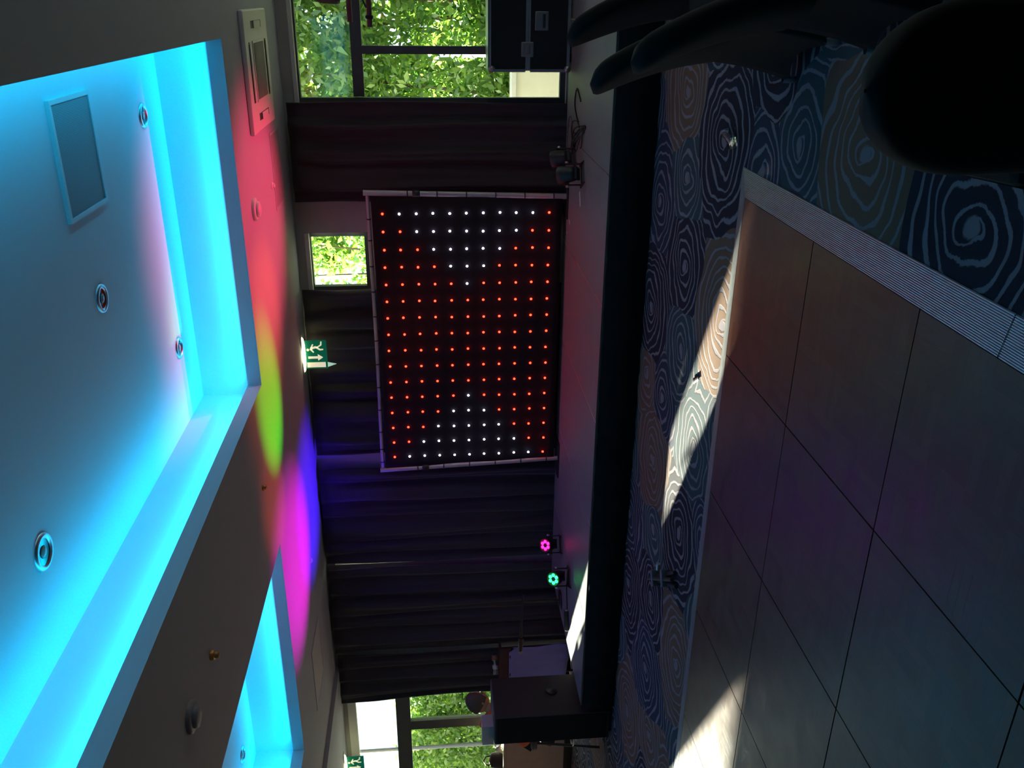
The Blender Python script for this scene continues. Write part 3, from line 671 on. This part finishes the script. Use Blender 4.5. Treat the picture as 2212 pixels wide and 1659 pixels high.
# ------------------------------------------------------------------ small things on the carpet
cp = empty('plastic_cup', (-.70,4.50,0), .9); tag(cp, 'clear crumpled plastic cup lying on the carpet by the dance floor corner', 'cup')
def cupf(u, v):
    a = 2*PI*u; r_ = .026+.012*v; k = 1+.16*math.sin(3*a+4*v)
    return (.09*v, r_*k*math.cos(a), .034+r_*k*math.sin(a)*.85)
MB().grid(cupf, 24, 8).build('cup_wall', M_clear, cp); MB().lathe([(.037,.088),(.041,.09),(.037,.092)], (0,0,.034), 'x', 24).build('rim', M_clear, cp)
fs_ = empty('folded_stand', (-3.78,5.0,0), math.radians(-54)); tag(fs_, 'folded black tripod stand lying on the carpet between stage and dance floor', 'stand')
for k, (yy, zz_) in enumerate(((-.03,.022),(.02,.022),(-.005,.052))): MB().tube([(-.30,yy*.6,zz_),(.05,yy,zz_),(.32,yy*1.9,.016 if k < 2 else .04)], [.014,.016,.014]).build('leg', M_black, fs_)
for x in (-.16,.12): MB().box(x-.02,x+.02,-.06,.06,.005,.07).build('clamp', mat('stand_grey', (.10,.10,.11), .35, .3), fs_, bevel=.01)
MB().tube([(-.02,.06,.05),(.02,.10,.05)], .014).build('wing_knob', M_alu, fs_)

# ------------------------------------------------------------------ tan bench below the garden doors and seated people
bn = empty('window_bench', (-9.27,8.15,0)); tag(bn, 'tan upholstered bench below the garden doors at the far left', 'bench')
M_tan = mat('tan_vinyl', (.62,.37,.24), .5)
MB().box(-.72,.72,-.02,.03,.10,.84).build('back_panel', M_tan, bn, bevel=.01); MB().box(-.72,.72,-.03,.04,0,.10).build('plinth', mat('dark_wood', (.05,.03,.02), .5), bn)
MB().box(-.72,.72,-.025,.045,.84,.87).build('top_rail', mat('pale_wood', (.55,.38,.24), .5), bn)
pa = empty('paper_napkin', (-8.62,8.15,.87), .2); tag(pa, 'crumpled white paper napkin on the tan bench rail', 'napkin')
MB().grid(lambda u, v: ((u-.5)*.16*(1+.2*math.sin(v*9)), (v-.5)*.07, .012+.11*math.sin(PI*u)*(.6+.4*math.sin(v*7+u*5))), 12, 6).build('crumpled_sheet', M_white, pa, solid=.003)
def person(loc, rz, shirt, hair, skin, label, headturn=0, lean=0):
    r = empty('person', loc, rz); r.rotation_mode = 'XYZ'; r.rotation_euler = (lean, 0, rz); tag(r, label, 'person')
    # joints of a seated figure facing +X; hips at the seat (z .46)
    J = {'hip':(0,0,.50),'belly':(.01,0,.66),'chest':(.02,0,.86),'neck':(.03,0,1.03),'sl':(.02,.17,.97),'sr':(.02,-.17,.97),'el':(.10,.24,.74),'er':(.12,-.24,.74),
         'wl':(.32,.15,.70),'wr':(.33,-.14,.70),'kl':(.43,.12,.50),'kr':(.43,-.12,.50),'al':(.42,.13,.09),'ar':(.42,-.13,.09),'tl':(.56,.14,.045),'tr':(.56,-.14,.045)}
    def skin_obj(name, edges, rad, m):
        ks = []; [ks.append(k) for e_ in edges for k in e_ if k not in ks]
        me_ = bpy.data.meshes.new(name); me_.from_pydata([J[k] for k in ks], [(ks.index(a), ks.index(b)) for a, b in edges], [])
        o_ = bpy.data.objects.new(name, me_); C.objects.link(o_); o_.parent = r; me_.materials.append(m)
        o_.modifiers.new('skin', 'SKIN'); sv = me_.skin_vertices[0].data
        for i, k in enumerate(ks): sv[i].radius = rad[k]; 
        sv[0].use_root = True
        sd_ = o_.modifiers.new('sub', 'SUBSURF'); sd_.levels = 2; sd_.render_levels = 2
        return o_
    rad = {'hip':(.15,.13),'belly':(.15,.12),'chest':(.16,.12),'neck':(.055,.055),'sl':(.07,.07),'sr':(.07,.07),'el':(.05,.05),'er':(.05,.05),'wl':(.036,.036),'wr':(.036,.036),
           'kl':(.07,.07),'kr':(.07,.07),'al':(.048,.048),'ar':(.048,.048),'tl':(.04,.04),'tr':(.04,.04)}
    skin_obj('shirt', [('belly','chest'),('belly','hip'),('chest','neck'),('chest','sl'),('chest','sr'),('sl','el'),('sr','er'),('el','wl'),('er','wr')], rad, shirt)
    rad['hip'] = (.155,.135); skin_obj('trousers', [('hip','kl'),('hip','kr'),('kl','al'),('kr','ar'),('al','tl'),('ar','tr')], rad, mat('dark_trousers', (.02,.02,.025), .8))
    hd = empty('head', (.05,0,1.17), headturn); hd.parent = r
    def hf(u, v):
        a = 2*PI*u; b_ = PI*v; x = .095*math.sin(b_)*math.cos(a); y = .073*math.sin(b_)*math.sin(a); z = .118*math.cos(b_)
        if z < -.02: x += .018*(-z/.1)*(1 if math.cos(a) > 0 else -.4); y *= 1-.25*(-z/.12)
        if math.cos(a) > .93 and -.035 < z < .02: x += .016*(1-abs(z+.012)/.03)
        return (x, y, z)
    MB().grid(hf, 40, 28).build('face', skin, hd)
    MB().grid(lambda u, v: (lambda p: (p[0]*1.10-.012, p[1]*1.12, p[2]*1.09+.008))(hf(u*.78+.11, v*.62)), 30, 16).build('hair', hair, hd, solid=.008)
    MB().tube([(.0,0,-.20),(.0,0,-.09)], .052, 14).build('neck_skin', skin, hd)
    for s_ in (-1, 1):
        MB().ball((-.005,s_*.074,-.01), (.018,.010,.030), 10, 6).build('ear', skin, hd); MB().ball((.082,s_*.028,.012), (.010,.013,.009), 8, 6).build('eye', M_black, hd)
        hx, hy = (.34, s_*.145)
        h_ = empty('hand', (hx, hy, .70)); h_.parent = r
        MB().ball((.04,0,0), (.045,.036,.016), 10, 6).build('palm', skin, h_)
        for k in range(4): MB().tube([(.07,-.027+k*.018,0),(.105+.006*(k in (1,2)),-.028+k*.0185,-.004),(.125+.008*(k in (1,2)),-.028+k*.0185,-.018)], [.0085,.008,.007], 8).build('finger', skin, h_)
        MB().tube([(.02,-s_*.03,0),(.05,-s_*.052,-.003),(.072,-s_*.052,-.006)], [.011,.010,.008], 8).build('thumb', skin, h_)
    MB().tube([(.075,-.022,-.052),(.088,0,-.055),(.075,.022,-.052)], .005, 6).build('mouth', mat('lips', (.30,.09,.07), .5), hd)
    return r
M_skin = mat('skin', (.55,.29,.19), .5, var=.06); 
def stool(loc, label):
    s_ = empty('stool', loc); tag(s_, label, 'stool', 'stools by the garden doors')
    MB().lathe([(0,.66),(.17,.66),(.18,.69),(.16,.715),(0,.72)], n=24).build('seat', mat('stool_pad', (.05,.03,.025), .6), s_)
    for k in range(4): MB().tube([(.11*math.cos(k*PI/2+.7),.11*math.sin(k*PI/2+.7),.66),(.19*math.cos(k*PI/2+.7),.19*math.sin(k*PI/2+.7),0)], .013).build('leg', M_black, s_)
    MB().tube([(.155*math.cos(k*PI/8),.155*math.sin(k*PI/8),.28) for k in range(17)], .009, 8).build('foot_ring', M_alu, s_)
person((-7.30,6.66,.30), math.radians(105), mat('orange_shirt', (.85,.13,.04), .8), mat('brown_hair', (.09,.055,.035), .6), M_skin, 'leaning seated person with brown hair in an orange-red shirt behind the loudspeaker', -1.0, math.radians(36))
stool((-7.0,6.78,.0), 'dark tall round stool under the person in the orange-red shirt')
hb = empty('handbag', (-8.86,8.16,.87), .15); tag(hb, 'dark brown leather handbag on the rail of the tan bench', 'bag')
M_lea = mat('brown_leather', (.06,.036,.022), .45, bump=.4)
MB().grid(lambda u, v: ((lambda a, q: (.13*math.cos(a)*q, .06*math.sin(a)*q, .01+.17*v))(2*PI*u, (1-.25*v)*max(.05,1-max(0,(v-.8)/.2)**2)**.5)), 28, 10).build('bag_body', M_lea, hb)
MB().tube([(-.07,0,.16),(-.06,0,.22),(0,0,.25),(.06,0,.22),(.07,0,.16)], .009, 8).build('handle', M_lea, hb)

# ------------------------------------------------------------------ garden
t = NT('leaf'); ri = t.n('ShaderNodeNewGeometry').outputs['Random Per Island']
lc = t.mix(ri, (.045,.13,.03), (.24,.38,.07))
df = t.n('ShaderNodeBsdfDiffuse', None, Color=lc); tl = t.n('ShaderNodeBsdfTranslucent', None, Color=t.mix(ri, (.06,.20,.02), (.32,.50,.06)))
gl = t.n('ShaderNodeBsdfGlossy', None, Color=(.8,.9,.8), Roughness=.35)
m1 = t.n('ShaderNodeMixShader', None, i0=.5, i1=df.outputs[0], i2=tl.outputs[0]); m2 = t.n('ShaderNodeMixShader', None, i0=.06, i1=m1.outputs[0], i2=gl.outputs[0])
t.t.links.new(m2.outputs[0], t.out.inputs[0]); M_leaf = t.m
M_bark = mat('bark', (.10,.07,.05), .9)
def shrub(name, x, y, rx, ry, h, n, label, size=.07, seed=0, group='garden shrubs behind the windows', z0=.1, hx=1):
    rg = np.random.default_rng(seed+11); r = empty(name, (x,y,0)); tag(r, label, 'shrub', group)
    # leaves spread through clumps inside a tall rounded volume
    nc = max(12, int(n/70)); cc = rg.uniform(-1,1,(nc,3)); cc[:,2] = rg.uniform(0,1,nc)
    fac = np.where(cc[:,2] > .8, 1-(cc[:,2]-.8)*2.2, 1)[:,None]
    cc = np.c_[cc[:,:2]*np.array([rx,ry])*fac, z0+.15+cc[:,2]*(h-z0-.2)]
    c = cc[rg.integers(0,nc,n)] + rg.normal(0,.16,(n,3)); c[:,2] = np.clip(c[:,2], .09, None)
    c[:,0] = np.abs((c[:,0]-hx) % (4*hx) - 2*hx) - hx
    d_ = rg.normal(0,1,(n,3)); d_[:,2] -= .3; d_ /= np.linalg.norm(d_,axis=1)[:,None]
    e_ = np.cross(d_, rg.normal(0,1,(n,3))); e_ /= np.linalg.norm(e_,axis=1)[:,None]; nn_ = np.cross(d_, e_)
    s_ = (size*rg.uniform(.6,1.35,n))[:,None]
    V = np.stack([c-d_*s_, c+e_*s_*.42+nn_*s_*.12, c+d_*s_, c-e_*s_*.42+nn_*s_*.12], 1).reshape(-1,3)
    me_ = bpy.data.meshes.new('foliage'); me_.vertices.add(4*n); me_.vertices.foreach_set('co', V.ravel())
    me_.loops.add(4*n); me_.loops.foreach_set('vertex_index', np.arange(4*n)); me_.polygons.add(n)
    me_.polygons.foreach_set('loop_start', np.arange(0,4*n,4)); me_.update(calc_edges=True); me_.materials.append(M_leaf)
    f = bpy.data.objects.new('foliage', me_); C.objects.link(f); f.parent = r; f['kind'] = 'stuff'
    for k in range(3):
        a = k*2.1+seed; MB().tube([(.06*math.cos(a),.06*math.sin(a),0),(rx*.25*math.cos(a),ry*.25*math.sin(a),h*.4),(rx*.5*math.cos(a),ry*.5*math.sin(a),h*.8)], [.03,.02,.008], 7).build('stem', M_bark, r)
    return r
GND = MB().add([(-40,YB+.22,-.02),(25,YB+.22,-.02),(25,45,-.02),(-40,45,-.02)], [(0,1,2,3)]).build('ground', mat('pale_paving', (.55,.52,.45), .9, scale=2)); struct(GND)
k = 0
for x in [-7.0+1.15*q for q in range(10)]:
    k += 1; nm = ['first','second','third','fourth','fifth','sixth','seventh','eighth','ninth','tenth'][k-1]
    shrub('hedge_shrub', x, 11.7+.3*math.sin(k*2), .85, .55, 4.3, 9000 if -2.5 < x < 2 else 3200, 'tall green hedge shrub, %s from the left behind the stage windows' % nm, .062, k, 'garden hedge behind the stage', hx=.50)
gw = MB().box(-9,5,10.25,10.45,-.02,.60).build('garden_wall', mat('cream_render', (.80,.76,.60), .9, scale=4)); tag(gw, 'low cream garden wall in front of the hedge', 'wall')
MB().box(-9.02,5.02,10.22,10.48,.60,.65).build('coping', mat('pale_stone', (.74,.72,.64), .9), gw)
for k, (x, y) in enumerate(((-12.9,15.3),(-14.2,15.6),(-15.5,15.3),(-16.8,15.6),(-18.1,15.4))):
    shrub('bush', x, y, .85,.6, 2.45, 6500, 'pale green bush beyond the garden doors, %s from the right' % ['first','second','third','fourth','fifth'][k], .07, 40+k, 'bushes beyond the garden doors', hx=.56)
for k, (x, y) in enumerate(((-6.6,16),(-3.6,16.5),(-.6,16),(2.4,16.5))):
    shrub('tree', x, y, 1.3,.9, 6.5, 4200, 'tall dark green tree far behind the hedge, %s from the left' % ['first','second','third','fourth'][k], .19, 60+k, 'trees behind the garden hedge', 0, hx=1.24)
# added canopy, out of view, whose stepped valance trims the low sun
gc = empty('sun_trim_canopy', (-17.0+.55,13.4,0)); tag(gc, 'added beige canopy out of view outside, its deep valance trimming the low sun', 'canopy')
M_canv = mat('canvas', (.55,.48,.36), .9)
for x in (-1.55,1.75):
    for y in (-.5,.6): MB().tube([(x,y,0),(x,y,4.5)], .04).build('post', M_frame, gc)
_d = (12.8-8.55)/SUN_SLOPE*math.sqrt(1+SUN_SLOPE**2); _sx = (12.8-8.55)/SUN_SLOPE
V1, V2, XS = 1.08+SUN_T*_d, 1.385+SUN_T*_d, -8.60-_sx+16.45
MB().prism([(-1.7,V2),(XS,V2),(XS,V1),(1.9,V1),(1.9,4.5),(-1.7,4.5)], 'y', -.62, -.60).build('valance', M_canv, gc)  # stepped lower edge shapes where the sun lands on stage and carpet
MB().box(-1.7,1.9,-.60,.75,4.47,4.5).build('roof_sheet', M_canv, gc)
